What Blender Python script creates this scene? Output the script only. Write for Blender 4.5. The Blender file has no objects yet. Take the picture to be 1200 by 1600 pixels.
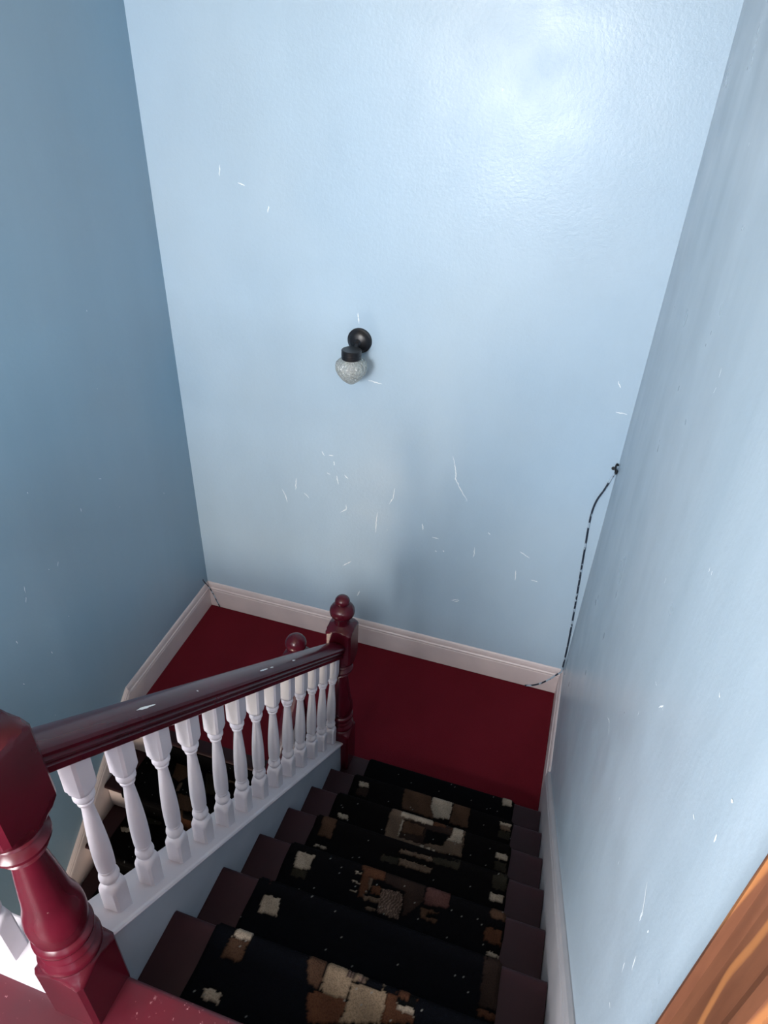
import bpy, bmesh, math, random
import numpy as np
from mathutils import Vector, Matrix
random.seed(7)
SC = bpy.context.scene
COL = SC.collection
PI = math.pi

# ------------------------------------------------------------------ camera
RC = [[0.952607036382263, 0.3020085283536186, 0.036478528433635124],
      [0.19960175981942832, -0.5300464795282839, -0.8241418973797291],
      [-0.22956256600759026, 0.7923645488923353, -0.565207439748148]]
cam_d = bpy.data.cameras.new('camera')
cam = bpy.data.objects.new('camera', cam_d)
COL.objects.link(cam)
M = Matrix.Identity(4)
for i in range(3):
    M[i][0] = RC[0][i]; M[i][1] = -RC[1][i]; M[i][2] = -RC[2][i]
M[0][3], M[1][3], M[2][3] = -0.29356, -3.14735, 3.34477
cam.matrix_world = M
cam_d.sensor_fit = 'VERTICAL'
cam_d.sensor_height = 36.0
cam_d.lens = 1057.0 / 1600.0 * 36.0
cam_d.clip_start = 0.02
SC.camera = cam

# ------------------------------------------------------------------ colour management, world, window light
SC.view_settings.view_transform = 'Standard'
SC.view_settings.look = 'None'
SC.view_settings.gamma = 1
SC.view_settings.use_curve_mapping = False
SC.view_settings.exposure = 0.1
w = bpy.data.worlds.new('sky'); SC.world = w; w.use_nodes = True
bg = w.node_tree.nodes['Background']
sky = w.node_tree.nodes.new('ShaderNodeTexSky')
sky.sky_type = 'NISHITA'; sky.sun_disc = False; sky.sun_elevation = 0.9
w.node_tree.links.new(sky.outputs[0], bg.inputs[0]); bg.inputs[1].default_value = 0.15

def area(name, loc, target, sx, sy, power, col):
    l = bpy.data.lights.new(name, 'AREA'); l.shape = 'RECTANGLE'; l.size = sx; l.size_y = sy
    l.energy = power; l.color = col
    o = bpy.data.objects.new(name, l); COL.objects.link(o)
    o.location = loc
    o.rotation_euler = (Vector(target) - Vector(loc)).to_track_quat('-Z', 'Y').to_euler()
    return o
area('hall_window_daylight', (-1.25, -5.03, 3.10), (-1.25, 0, 0.9), 1.08, 1.28, 225, (1.0, 0.985, 0.985))
area('side_fill_light', (-2.43, -4.15, 3.05), (0, -3.95, 2.6), 0.85, 1.20, 60, (1.0, 0.985, 0.98))  # added source out of view, brightens the right wall and the near newel
area('entrance_glass_daylight', (-1.90, -3.64, -1.05), (-1.90, 0, -0.75), 0.68, 0.85, 48, (1.0, 0.85, 0.68))


# ------------------------------------------------------------------ materials
def srgb(r, g, b):
    f = lambda c: (c / 255 / 12.92) if c / 255 <= 0.04045 else ((c / 255 + 0.055) / 1.055) ** 2.4
    return (f(r), f(g), f(b), 1)

class NT:
    def __init__(self, name):
        self.m = bpy.data.materials.new(name); self.m.use_nodes = True
        self.t = self.m.node_tree; self.b = self.t.nodes['Principled BSDF']
    def n(self, kind, **kw):
        x = self.t.nodes.new('ShaderNode' + kind)
        for k, v in kw.items():
            if k in x.bl_rna.properties: setattr(x, k, v)
            else: x.inputs[k.replace('_', ' ')].default_value = v
        return x
    def l(self, a, b): self.t.links.new(a, b)
    def set(self, **kw):
        for k, v in kw.items(): self.b.inputs[k.replace('_', ' ')].default_value = v
    def coord(self, scale=(1, 1, 1)):
        tc = self.n('TexCoord'); mp = self.n('Mapping'); mp.inputs['Scale'].default_value = scale
        self.l(tc.outputs['Object'], mp.inputs[0]); return mp.outputs[0]
    def noise(self, vec, scale, detail=4, rough=0.5):
        x = self.n('TexNoise', Scale=scale, Detail=detail, Roughness=rough); self.l(vec, x.inputs['Vector']); return x.outputs['Fac']
    def ramp(self, fac, stops):
        r = self.n('ValToRGB'); e = r.color_ramp.elements
        while len(e) < len(stops): e.new(0.5)
        for i, (p, c) in enumerate(stops):
            e[i].position = p; e[i].color = c if len(c) == 4 else (*c, 1)
        self.l(fac, r.inputs[0]); return r.outputs[0]
    def mix(self, fac, a, b):
        m = self.n('Mix', data_type='RGBA')
        if isinstance(fac, float): m.inputs[0].default_value = fac
        else: self.l(fac, m.inputs[0])
        for s, v in ((6, a), (7, b)):
            if isinstance(v, tuple): m.inputs[s].default_value = v
            else: self.l(v, m.inputs[s])
        return m.outputs[2]
    def bump(self, h, strength, dist, prev=None):
        b = self.n('Bump', Strength=strength, Distance=dist); self.l(h, b.inputs['Height'])
        if prev is not None: self.l(prev, b.inputs['Normal'])
        return b.outputs[0]

W0, W1 = (0, 0, 0, 1), (1, 1, 1, 1)

def wall_paint(name, c1, c2, streak, rough, bumps, chips=1, spec=0.4):
    k = NT(name); v = k.coord()
    big = k.noise(v, 0.9, 2, 0.5)
    col = k.mix(k.ramp(big, [(0.36, W0), (0.64, W1)]), c1, c2)
    vs = k.coord(streak)
    st = k.noise(vs, 1.0, 5, 0.6)
    col = k.mix(k.ramp(st, [(0.3, W0), (0.75, (0.45, 0.45, 0.45, 1))]), col, tuple(min(1, c * 1.3) for c in c2[:3]) + (1,))
    # tiny pale scuffs
    vo = k.n('TexVoronoi', Scale=9.0); k.l(k.coord((1, 1, 0.55)), vo.inputs['Vector'])
    spot = k.ramp(vo.outputs['Distance'], [(0.0, W1), (0.018, W1), (0.026, W0)])
    gate = k.ramp(k.noise(v, 3.1, 2), [(0.60, W0), (0.64, W1)])
    mm = k.n('Math', operation='MULTIPLY'); k.l(spot, mm.inputs[0]); k.l(gate, mm.inputs[1])
    if chips: col = k.mix(mm.outputs[0], col, srgb(215, 225, 232))
    k.l(col, k.b.inputs['Base Color'])
    fine = k.noise(v, bumps[1], 3, 0.6)
    nb = k.bump(fine, 0.35, bumps[0])
    broad = k.noise(vs, 1.6, 3, 0.5)
    nb = k.bump(broad, 0.35, bumps[2], nb)
    lump = k.noise(v, 2.2, 2, 0.5)
    nb = k.bump(lump, 0.4, bumps[3], nb)
    k.l(nb, k.b.inputs['Normal'])
    r = k.ramp(k.noise(v, 4.0, 3), [(0.3, (rough - .06,) * 3), (0.7, (rough + .07,) * 3)])
    k.l(r, k.b.inputs['Roughness'])
    k.set(IOR=1.5, Specular_IOR_Level=spec)
    return k.m

def gloss_paint(name, col, dark, rough, chip_col, chip=0.66, bump=0.0006, chipscale=38, spec=0.5):
    k = NT(name); v = k.coord()
    n1 = k.noise(v, 6, 4)
    c = k.mix(k.ramp(n1, [(0.3, W0), (0.7, W1)]), dark, col)
    n2 = k.noise(v, chipscale, 5, 0.7)
    gate = k.ramp(k.noise(v, 5.0, 2), [(0.52, W0), (0.6, W1)])
    ch = k.ramp(n2, [(chip, W0), (chip + .03, W1)])
    mm = k.n('Math', operation='MULTIPLY'); k.l(ch, mm.inputs[0]); k.l(gate, mm.inputs[1])
    c = k.mix(mm.outputs[0], c, chip_col)
    k.l(c, k.b.inputs['Base Color'])
    nb = k.bump(k.noise(v, 22, 3), 0.5, bump)
    k.l(nb, k.b.inputs['Normal'])
    k.set(Roughness=rough, IOR=1.5, Specular_IOR_Level=spec)
    return k.m

MAT = {}
MAT['wall_back'] = wall_paint('blue satin wall paint', srgb(160, 184, 204), srgb(166, 186, 202), (1.2, 1.2, 0.7), 0.36, (0.0034, 55.0, 0.003, 0.008), 1)
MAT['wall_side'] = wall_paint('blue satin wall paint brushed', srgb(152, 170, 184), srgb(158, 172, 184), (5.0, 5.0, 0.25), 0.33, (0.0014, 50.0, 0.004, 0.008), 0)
MAT['wall_left'] = wall_paint('shaded blue satin wall paint', srgb(128, 160, 182), srgb(134, 158, 176), (2.0, 2.0, 0.4), 0.40, (0.0014, 50.0, 0.002, 0.008), 0)  # same paint as the other walls, base darkened to stand in for shade
MAT['maroon'] = gloss_paint('maroon gloss paint', srgb(80, 15, 30), srgb(60, 11, 23), 0.24, srgb(170, 130, 132), 0.71, spec=0.35)
MAT['tread'] = gloss_paint('worn shaded maroon floor paint', srgb(44, 19, 25), srgb(37, 16, 21), 0.5, srgb(110, 80, 80), 0.72, spec=0.2)  # same paint as the upper floor, darkened so the steps read as shaded
MAT['boards'] = gloss_paint('chipped red floor paint', srgb(78, 14, 29), srgb(62, 20, 30), 0.36, srgb(170, 120, 126), 0.63, 0.0012, 55)
MAT['white'] = gloss_paint('white gloss trim paint', srgb(206, 200, 206), srgb(194, 188, 196), 0.36, srgb(170, 160, 158), 0.72)
MAT['skirt'] = gloss_paint('off white skirting paint', srgb(212, 198, 198), srgb(200, 188, 190), 0.42, srgb(120, 100, 95), 0.73)
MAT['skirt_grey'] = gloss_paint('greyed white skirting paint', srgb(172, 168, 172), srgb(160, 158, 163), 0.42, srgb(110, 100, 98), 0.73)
MAT['string'] = gloss_paint('pale grey blue string paint', srgb(158, 164, 174), srgb(146, 153, 164), 0.45, srgb(150, 150, 155), 0.74)
MAT['ceiling'] = gloss_paint('cream ceiling paint', srgb(236, 222, 192), srgb(230, 215, 186), 0.8, srgb(210, 210, 208))

k = NT('red cut pile carpet'); v = k.coord()
c = k.mix(k.ramp(k.noise(v, 3.0, 3), [(0.3, W0), (0.7, W1)]), srgb(92, 19, 30), srgb(100, 22, 34))
c = k.mix(k.ramp(k.noise(v, 220, 2), [(0.45, W0), (0.7, (0.35,) * 3 + (1,))]), c, srgb(66, 6, 15))
k.l(c, k.b.inputs['Base Color']); k.l(k.bump(k.noise(v, 320, 2), 0.8, 0.003), k.b.inputs['Normal'])
k.set(Roughness=0.95, Specular_IOR_Level=0.1); MAT['carpet'] = k.m

k = NT('patterned tufted carpet'); v = k.coord()
a = k.n('Attribute'); a.attribute_name = 'pattern'
c = k.mix(k.ramp(k.noise(v, 260, 2), [(0.4, W0), (0.75, (0.45,) * 3 + (1,))]), a.outputs['Color'], srgb(5, 5, 6))
k.l(c, k.b.inputs['Base Color']); k.l(k.bump(k.noise(v, 300, 2), 0.7, 0.003), k.b.inputs['Normal'])
k.set(Roughness=0.96, Specular_IOR_Level=0.04); MAT['runner'] = k.m

k = NT('varnished orange pine'); v = k.coord((1, 6.0, 0.5))
n = k.noise(v, 7.0, 5, 0.6)
wv = k.n('TexWave', Scale=5.0, Distortion=11.0, Detail=3.0); wv.bands_direction = 'Y'; k.l(k.coord((1, 1.0, 0.22)), wv.inputs['Vector'])
c = k.mix(k.ramp(n, [(0.3, W0), (0.7, W1)]), srgb(84, 52, 38), srgb(112, 72, 52))
c = k.mix(k.ramp(wv.outputs['Fac'], [(0.90, W0), (0.99, (0.8,) * 3 + (1,))]), c, srgb(156, 104, 64))
k.l(c, k.b.inputs['Base Color']); k.l(k.bump(n, 0.3, 0.001), k.b.inputs['Normal'])
k.set(Roughness=0.3); MAT['wood'] = k.m

k = NT('black enamelled metal'); k.set(Base_Color=srgb(22, 22, 26), Roughness=0.35); k.l(k.bump(k.noise(k.coord(), 60, 3), 0.3, 0.001), k.b.inputs['Normal']); MAT['black'] = k.m
k = NT('pressed clear glass'); k.set(Base_Color=(0.93, 0.97, 0.95, 1), Roughness=0.12, Transmission_Weight=0.75, IOR=1.5)
vo = k.n('TexVoronoi', Scale=95.0); k.l(k.coord(), vo.inputs['Vector']); k.l(k.bump(vo.outputs['Distance'], 1.0, 0.006), k.b.inputs['Normal'])
MAT['glass'] = k.m
k = NT('window glass'); tr = k.n('BsdfTransparent'); gl = k.n('BsdfGlossy', Roughness=0.02); mx = k.n('MixShader'); mx.inputs[0].default_value = 0.06
k.l(tr.outputs[0], mx.inputs[1]); k.l(gl.outputs[0], mx.inputs[2]); k.l(mx.outputs[0], k.t.nodes['Material Output'].inputs[0]); MAT['pane'] = k.m
k = NT('old dark cable with paint on it'); v = k.coord()
c = k.mix(k.ramp(k.noise(v, 26, 2), [(0.54, W0), (0.60, W1)]), srgb(30, 42, 58), srgb(160, 180, 198))
k.l(c, k.b.inputs['Base Color']); k.set(Roughness=0.5); MAT['cable'] = k.m
k = NT('bare plaster'); k.set(Base_Color=srgb(232, 238, 242), Roughness=0.8); k.l(k.bump(k.noise(k.coord(), 90, 2), 0.4, 0.001), k.b.inputs['Normal']); MAT['plaster'] = k.m
k = NT('dark hole'); k.set(Base_Color=srgb(40, 42, 46), Roughness=0.9); k.l(k.bump(k.noise(k.coord(), 90, 2), 0.4, 0.001), k.b.inputs['Normal']); MAT['hole'] = k.m

# ------------------------------------------------------------------ mesh helpers
class MB:
    def __init__(self): self.v = []; self.f = []; self.m = []; self.s = []
    def add(self, vs, fs, mi=0, smooth=False):
        o = len(self.v); self.v += [tuple(p) for p in vs]
        for f in fs: self.f.append(tuple(i + o for i in f)); self.m.append(mi); self.s.append(smooth)
        return self
    def box(self, x0, x1, y0, y1, z0, z1, mi=0):
        return self.add([(x, y, z) for x in (x0, x1) for y in (y0, y1) for z in (z0, z1)],
                        [(0, 1, 3, 2), (4, 6, 7, 5), (0, 4, 5, 1), (2, 3, 7, 6), (0, 2, 6, 4), (1, 5, 7, 3)], mi)
    def sweep(self, prof, path, up=(0, 0, 1), side=None, mi=0, smooth=False, caps=True):
        """prof = [(a, b)] closed, placed along path; a along 'side', b along up vector given per point"""
        n = len(prof); vs = []
        for (P, S, U) in path:
            P, S, U = Vector(P), Vector(S), Vector(U)
            vs += [P + S * a + U * b for a, b in prof]
        fs = []
        for j in range(len(path) - 1):
            for i in range(n):
                fs.append((j * n + i, j * n + (i + 1) % n, (j + 1) * n + (i + 1) % n, (j + 1) * n + i))
        if caps:
            fs.append(tuple(range(n - 1, -1, -1))); fs.append(tuple((len(path) - 1) * n + i for i in range(n)))
        return self.add(vs, fs, mi, smooth)
    def tube(self, pts, r, seg=8, mi=0):
        pts = [Vector(p) for p in pts]; path = []; prev = None
        for i, p in enumerate(pts):
            t = (pts[min(i + 1, len(pts) - 1)] - pts[max(i - 1, 0)]).normalized()
            a = (prev if prev is not None else (Vector((1, 0, 0)) if abs(t.x) < 0.8 else Vector((0, 0, 1))))
            s = (a - t * a.dot(t)).normalized(); prev = s
            path.append((p, s, t.cross(s)))
        prof = [(r * math.cos(2 * PI * q / seg), r * math.sin(2 * PI * q / seg)) for q in range(seg)]
        return self.sweep(prof, path, mi=mi, smooth=True)
    def lathe(self, prof, seg=48, c=(0, 0, 0), axis='z', mi=0):
        n = len(prof); vs = []; fs = []
        for (r, h) in prof:
            for q in range(seg):
                a = 2 * PI * q / seg; x, y = r * math.cos(a), r * math.sin(a)
                vs.append((c[0] + x, c[1] + y, c[2] + h) if axis == 'z' else (c[0] + x, c[1] - h, c[2] + y))
        for j in range(n - 1):
            for q in range(seg): fs.append((j * seg + q, j * seg + (q + 1) % seg, (j + 1) * seg + (q + 1) % seg, (j + 1) * seg + q))
        fs.append(tuple(range(seg - 1, -1, -1))); fs.append(tuple((n - 1) * seg + q for q in range(seg)))
        return self.add(vs, fs, mi, True)
    def turned(self, sections, seg=32, c=(0, 0, 0), lean=(0, 0)):
        """turned post: sections of (z, half, R); a ring is the square of half width cut by the circle R"""
        vs = []; fs = []; n = len(sections)
        for (z, half, R) in sections:
            for q in range(seg):
                a = 2 * PI * (q + 0.5) / seg
                r = R if half is None else min(half / max(abs(math.cos(a)), abs(math.sin(a))), R)
                vs.append((c[0] + lean[0] * z + r * math.cos(a), c[1] + lean[1] * z + r * math.sin(a), c[2] + z))
        for j in range(n - 1):
            for q in range(seg): fs.append((j * seg + q, j * seg + (q + 1) % seg, (j + 1) * seg + (q + 1) % seg, (j + 1) * seg + q))
        fs.append(tuple(range(seg - 1, -1, -1))); fs.append(tuple((n - 1) * seg + q for q in range(seg)))
        return self.add(vs, fs, 0, True)
    def mesh(self, name, mats, auto=40):
        me = bpy.data.meshes.new(name); me.from_pydata(self.v, [], self.f)
        bm = bmesh.new(); bm.from_mesh(me); bmesh.ops.recalc_face_normals(bm, faces=bm.faces); bm.to_mesh(me); bm.free()
        for m in mats: me.materials.append(MAT[m])
        me.polygons.foreach_set('material_index', self.m); me.polygons.foreach_set('use_smooth', self.s)
        if any(self.s):
            me.set_sharp_from_angle(angle=math.radians(auto))
        me.update(); return me
    def build(self, name, mats, parent=None, bevel=0, auto=40):
        if isinstance(mats, str): mats = [mats]
        o = bpy.data.objects.new(name, self.mesh(name, mats, auto)); COL.objects.link(o)
        if parent is not None: o.parent = parent
        if bevel:
            b = o.modifiers.new('bevel', 'BEVEL'); b.width = bevel; b.segments = 2; b.limit_method = 'ANGLE'; b.angle_limit = 0.7
        return o

def tag(o, label=None, cat=None, group=None, kind=None):
    if label: o['label'] = label
    if cat: o['category'] = cat
    if group: o['group'] = group
    if kind: o['kind'] = kind
    return o
def thing(name, label, cat, loc=(0, 0, 0), group=None):
    o = bpy.data.objects.new(name, None); COL.objects.link(o); o.location = loc; o.empty_display_size = 0.1
    return tag(o, label, cat, group)
def struct(o, label=None): return tag(o, label, kind='structure')
def sync(o):   # keep world placement of parts under an Empty that is not at the origin
    for ch in o.children: ch.matrix_parent_inverse = Matrix.Translation(o.location).inverted()

# ------------------------------------------------------------------ dimensions (metres, landing floor at z = 0, far wall at y = 0, right wall at x = 0)
R_UP, G_UP, Y_UP = 0.19, 0.2356, -0.993      # upper flight: riser, going, y of its lowest nosing
R_LO, G_LO, Y_LO = 0.21, 0.25, -1.138        # lower flight
SLOPE = R_UP / G_UP
TOP = 8 * R_UP
X_STR = -1.064                               # face of the outer string
def xl(y): return -2.477 + 0.036 * (-y)      # the left wall runs slightly out of square
CEIL = TOP + 2.65
Y_HALL = -4.95                               # wall behind the upper hall
N_LO = 8
Z_LOW = -R_LO * N_LO

UPPER_PATCHES=[
 (1,'cream',[(-0.91,-1.26),(-0.855,-1.258),(-0.851,-1.28),(-0.897,-1.288)]),
 (1,'dark',[(-0.896,-1.292),(-0.845,-1.285),(-0.846,-1.332),(-0.904,-1.334)]),
 (2,'cream',[(-0.901,-1.557),(-0.853,-1.557),(-0.849,-1.577),(-0.901,-1.58)]),
 (3,'brown',[(-0.909,-1.695),(-0.854,-1.694),(-0.848,-1.78),(-0.904,-1.783)]),
 (3,'cream',[(-0.901,-1.817),(-0.852,-1.817),(-0.849,-1.827),(-0.899,-1.828)]),
 (4,'cream',[(-0.902,-1.961),(-0.839,-1.957),(-0.841,-2.015),(-0.896,-2.02)]),
 (4,'olive',[(-0.895,-2.022),(-0.841,-2.017),(-0.841,-2.046),(-0.894,-2.05)]),
 (5,'mauve',[(-0.901,-2.164),(-0.838,-2.16),(-0.837,-2.174),(-0.9,-2.181)]),
 (5,'cream',[(-0.898,-2.217),(-0.845,-2.214),(-0.834,-2.266),(-0.894,-2.27)]),
 (6,'cream',[(-0.876,-2.412),(-0.826,-2.409),(-0.828,-2.423),(-0.88,-2.427)]),
 (6,'brown',[(-0.883,-2.429),(-0.828,-2.424),(-0.831,-2.478),(-0.886,-2.48)]),
 (6,'cream',[(-0.887,-2.557),(-0.838,-2.553),(-0.838,-2.58),(-0.883,-2.58)]),
 (0,'cream',[(-0.218,-0.996),(-0.169,-0.994),(-0.164,-1.029),(-0.215,-1.032)]),
 (1,'cream',[(-0.215,-1.247),(-0.161,-1.245),(-0.162,-1.259),(-0.212,-1.263)]),
 (1,'tan',[(-0.212,-1.263),(-0.162,-1.259),(-0.161,-1.282),(-0.211,-1.286)]),
 (1,'olive',[(-0.211,-1.289),(-0.161,-1.285),(-0.16,-1.326),(-0.213,-1.325)]),
 (2,'cream',[(-0.212,-1.511),(-0.164,-1.509),(-0.163,-1.534),(-0.211,-1.536)]),
 (2,'olive',[(-0.211,-1.548),(-0.161,-1.545),(-0.157,-1.583),(-0.21,-1.587)]),
 (3,'olive',[(-0.213,-1.711),(-0.159,-1.708),(-0.158,-1.76),(-0.21,-1.765)]),
 (3,'cream',[(-0.212,-1.783),(-0.162,-1.779),(-0.162,-1.807),(-0.212,-1.812)]),
 (4,'brown',[(-0.206,-1.939),(-0.154,-1.939),(-0.152,-1.962),(-0.201,-1.964)]),
 (4,'rust',[(-0.213,-1.997),(-0.158,-1.993),(-0.156,-2.043),(-0.213,-2.042)]),
 (4,'cream',[(-0.197,-2.069),(-0.145,-2.068),(-0.144,-2.079),(-0.192,-2.083)]),
 (5,'dark',[(-0.206,-2.18),(-0.152,-2.177),(-0.143,-2.295),(-0.2,-2.301)]),
 (5,'rust',[(-0.209,-2.307),(-0.134,-2.304),(-0.138,-2.322),(-0.198,-2.326)]),
 (1,'brown',[(-0.686,-1.226),(-0.553,-1.225),(-0.529,-1.296),(-0.514,-1.336),(-0.671,-1.333)]),
 (1,'cream',[(-0.547,-1.226),(-0.445,-1.224),(-0.442,-1.314),(-0.515,-1.331),(-0.54,-1.276)]),
 (1,'brown',[(-0.442,-1.225),(-0.36,-1.221),(-0.353,-1.331),(-0.438,-1.332)]),
 (2,'tan',[(-0.688,-1.458),(-0.352,-1.454),(-0.348,-1.58),(-0.464,-1.593),(-0.68,-1.61)]),
 (2,'rust',[(-0.501,-1.447),(-0.352,-1.454),(-0.353,-1.474),(-0.493,-1.481)]),
 (2,'dark',[(-0.619,-1.493),(-0.409,-1.473),(-0.408,-1.518),(-0.515,-1.579),(-0.618,-1.579)]),
 (2,'brown',[(-0.618,-1.498),(-0.525,-1.502),(-0.524,-1.542),(-0.615,-1.556)]),
 (2,'cream',[(-0.641,-1.467),(-0.497,-1.464),(-0.496,-1.485),(-0.64,-1.487)]),
 (2,'black',[(-0.514,-1.509),(-0.417,-1.501),(-0.432,-1.556),(-0.513,-1.568)]),
 (2,'cream',[(-0.408,-1.456),(-0.364,-1.455),(-0.358,-1.523),(-0.425,-1.528),(-0.407,-1.505)]),
 (2,'cream',[(-0.628,-1.496),(-0.619,-1.503),(-0.619,-1.577),(-0.628,-1.573)]),
 (2,'cream',[(-0.527,-1.585),(-0.508,-1.581),(-0.507,-1.598),(-0.52,-1.6)]),
 (2,'cream',[(-0.499,-1.584),(-0.482,-1.582),(-0.478,-1.598),(-0.495,-1.601)]),
 (2,'cream',[(-0.471,-1.584),(-0.457,-1.583),(-0.454,-1.6),(-0.468,-1.601)]),
 (3,'tan',[(-0.574,-1.73),(-0.451,-1.724),(-0.446,-1.742),(-0.576,-1.746)]),
 (3,'olive',[(-0.447,-1.722),(-0.34,-1.708),(-0.346,-1.74),(-0.446,-1.744)]),
 (3,'tan',[(-0.568,-1.766),(-0.441,-1.764),(-0.442,-1.79),(-0.568,-1.794)]),
 (3,'olive',[(-0.639,-1.774),(-0.571,-1.769),(-0.572,-1.795),(-0.639,-1.801)]),
 (4,'dark',[(-0.578,-1.931),(-0.435,-1.927),(-0.432,-1.989),(-0.484,-2.059),(-0.499,-1.976),(-0.577,-1.966)]),
 (4,'rust',[(-0.683,-1.931),(-0.578,-1.931),(-0.578,-1.962),(-0.617,-1.97),(-0.627,-2.037),(-0.648,-2.044),(-0.657,-1.951)]),
 (4,'cream',[(-0.685,-1.926),(-0.613,-1.926),(-0.612,-1.936),(-0.68,-1.939)]),
 (4,'cream',[(-0.685,-1.96),(-0.656,-1.962),(-0.655,-1.971),(-0.682,-1.969)]),
 (4,'cream',[(-0.682,-1.994),(-0.654,-1.994),(-0.653,-2.001),(-0.68,-2.001)]),
 (4,'cream',[(-0.684,-2.028),(-0.654,-2.026),(-0.653,-2.032),(-0.682,-2.032)]),
 (4,'rust',[(-0.611,-1.989),(-0.581,-1.988),(-0.577,-2.016),(-0.611,-2.018)]),
 (4,'tan',[(-0.629,-1.97),(-0.617,-1.97),(-0.615,-2.006),(-0.625,-2.03),(-0.545,-2.023),(-0.544,-2.04),(-0.625,-2.045),(-0.632,-2.03),(-0.622,-2.013)]),
 (4,'stripe',[(-0.576,-1.989),(-0.502,-1.982),(-0.492,-2.07),(-0.568,-2.07),(-0.573,-2.036)]),
 (4,'tan',[(-0.613,-2.065),(-0.578,-2.06),(-0.575,-2.07),(-0.606,-2.074)]),
 (4,'mauve',[(-0.431,-1.944),(-0.344,-1.928),(-0.345,-1.982),(-0.426,-1.996)]),
 (4,'brown',[(-0.432,-2.007),(-0.371,-2.003),(-0.374,-2.043),(-0.428,-2.04)]),
 (4,'black',[(-0.407,-2.018),(-0.369,-2.011),(-0.37,-2.024),(-0.408,-2.031)]),
 (6,'brown',[(-0.666,-2.408),(-0.613,-2.404),(-0.608,-2.471),(-0.643,-2.464)]),
 (6,'rust',[(-0.611,-2.472),(-0.585,-2.475),(-0.531,-2.469),(-0.534,-2.522),(-0.608,-2.546),(-0.633,-2.488)]),
 (6,'rust',[(-0.437,-2.42),(-0.369,-2.418),(-0.359,-2.464),(-0.438,-2.49)]),
 (6,'beige',[(-0.606,-2.404),(-0.567,-2.4),(-0.487,-2.395),(-0.492,-2.417),(-0.537,-2.425),(-0.532,-2.468),(-0.585,-2.475),(-0.607,-2.467)]),
 (6,'stripe',[(-0.567,-2.4),(-0.487,-2.395),(-0.492,-2.417),(-0.553,-2.419)]),
 (6,'beige',[(-0.536,-2.427),(-0.439,-2.419),(-0.435,-2.489),(-0.534,-2.522),(-0.528,-2.468)]),
 (6,'brown',[(-0.486,-2.398),(-0.41,-2.396),(-0.415,-2.413),(-0.487,-2.415)]),
 (6,'rust',[(-0.41,-2.406),(-0.358,-2.403),(-0.359,-2.415),(-0.409,-2.422)]),
 (6,'black',[(-0.41,-2.423),(-0.359,-2.416),(-0.362,-2.432),(-0.408,-2.434)]),
 (6,'cream',[(-0.408,-2.435),(-0.363,-2.434),(-0.36,-2.45),(-0.406,-2.448)]),
 (6,'dark',[(-0.538,-2.382),(-0.667,-2.406),(-0.672,-2.394)]),
]
LOWER_PATCHES=[
 (1,'brown',[(-2.094,-1.113),(-2.046,-1.085),(-1.98,-1.176),(-2.01,-1.231),(-2.062,-1.216)]),
 (1,'olive',[(-1.969,-1.088),(-1.876,-1.084),(-1.86,-1.112),(-1.953,-1.116)]),
 (1,'tan',[(-1.78,-1.085),(-1.7,-1.08),(-1.67,-1.136),(-1.741,-1.138)]),
 (1,'brown',[(-1.981,-1.296),(-1.88,-1.293),(-1.834,-1.37),(-1.92,-1.379)]),
 (1,'tan',[(-2.005,-1.24),(-1.99,-1.23),(-1.978,-1.285),(-1.997,-1.286)]),
 (1,'brown',[(-1.917,-1.383),(-1.797,-1.383),(-1.79,-1.395),(-1.907,-1.4)]),
 (1,'olive',[(-1.9,-1.115),(-1.788,-1.11),(-1.74,-1.235),(-1.835,-1.246)]),
 (2,'brown',[(-1.954,-1.359),(-1.821,-1.355),(-1.782,-1.422),(-1.867,-1.45)]),
 (2,'cream',[(-2.272,-1.478),(-2.206,-1.466),(-2.196,-1.488),(-2.251,-1.501)]),
 (2,'olive',[(-2.184,-1.332),(-2.093,-1.322),(-2.058,-1.394),(-2.141,-1.413)]),
 (3,'cream',[(-2.269,-1.785),(-2.198,-1.779),(-2.192,-1.838),(-2.249,-1.839)]),
 (3,'rust',[(-2.249,-1.597),(-2.204,-1.593),(-2.199,-1.638),(-2.238,-1.636)]),
]
BACK_CHIPS=[[(-0.834,1.556),(-0.811,1.469),(-0.806,1.417),(-0.779,1.365),(-0.728,1.293),(-0.738,1.286)],[(-1.147,1.282),(-1.155,1.21),(-1.177,1.161)],[(-1.441,1.098),(-1.441,1.061),(-1.482,1.028)],[(-1.591,1.429),(-1.576,1.403)],[(-1.548,1.412),(-1.521,1.414)],[(-1.517,1.377),(-1.517,1.351)],[(-1.561,1.294),(-1.542,1.281)],[(-1.502,1.285),(-1.49,1.227)],[(-1.454,1.3),(-1.43,1.279)],[(-1.856,1.112),(-1.836,1.07),(-1.826,1.021)],[(-1.759,1.211),(-1.766,1.128)],[(-1.712,1.117),(-1.68,1.088)],[(-1.245,1.09),(-1.25,1.019),(-1.252,0.939)],[(-0.97,1.075),(-0.963,1.031)],[(-0.906,0.995),(-0.864,0.992)],[(-0.65,0.987),(-0.648,0.936),(-0.653,0.912)],[(-1.465,0.622),(-1.405,0.675)],[(-1.362,0.399),(-1.345,0.448)],[(-0.749,0.548),(-0.706,0.572)],[(-0.398,0.887),(-0.391,0.812)],[(-0.396,1.023),(-0.334,0.994)],[(-0.076,1.952),(-0.023,1.951)],[(-0.099,2.105),(-0.081,2.076)],[(-1.386,2.256),(-1.379,2.202)],[(-1.324,1.909),(-1.247,1.9)],[(-2.083,2.866),(-2.089,2.817)],[(-1.994,2.797),(-1.958,2.786)],[(-1.841,2.707),(-1.849,2.678)],[(-0.728,0.544),(-0.698,0.564)],[(-0.302,0.843),(-0.265,0.839)],[(-0.879,0.903),(-0.871,0.895)],[(-0.834,0.915),(-0.825,0.908)],[(-0.587,1.109),(-0.574,1.099)]]
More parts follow.
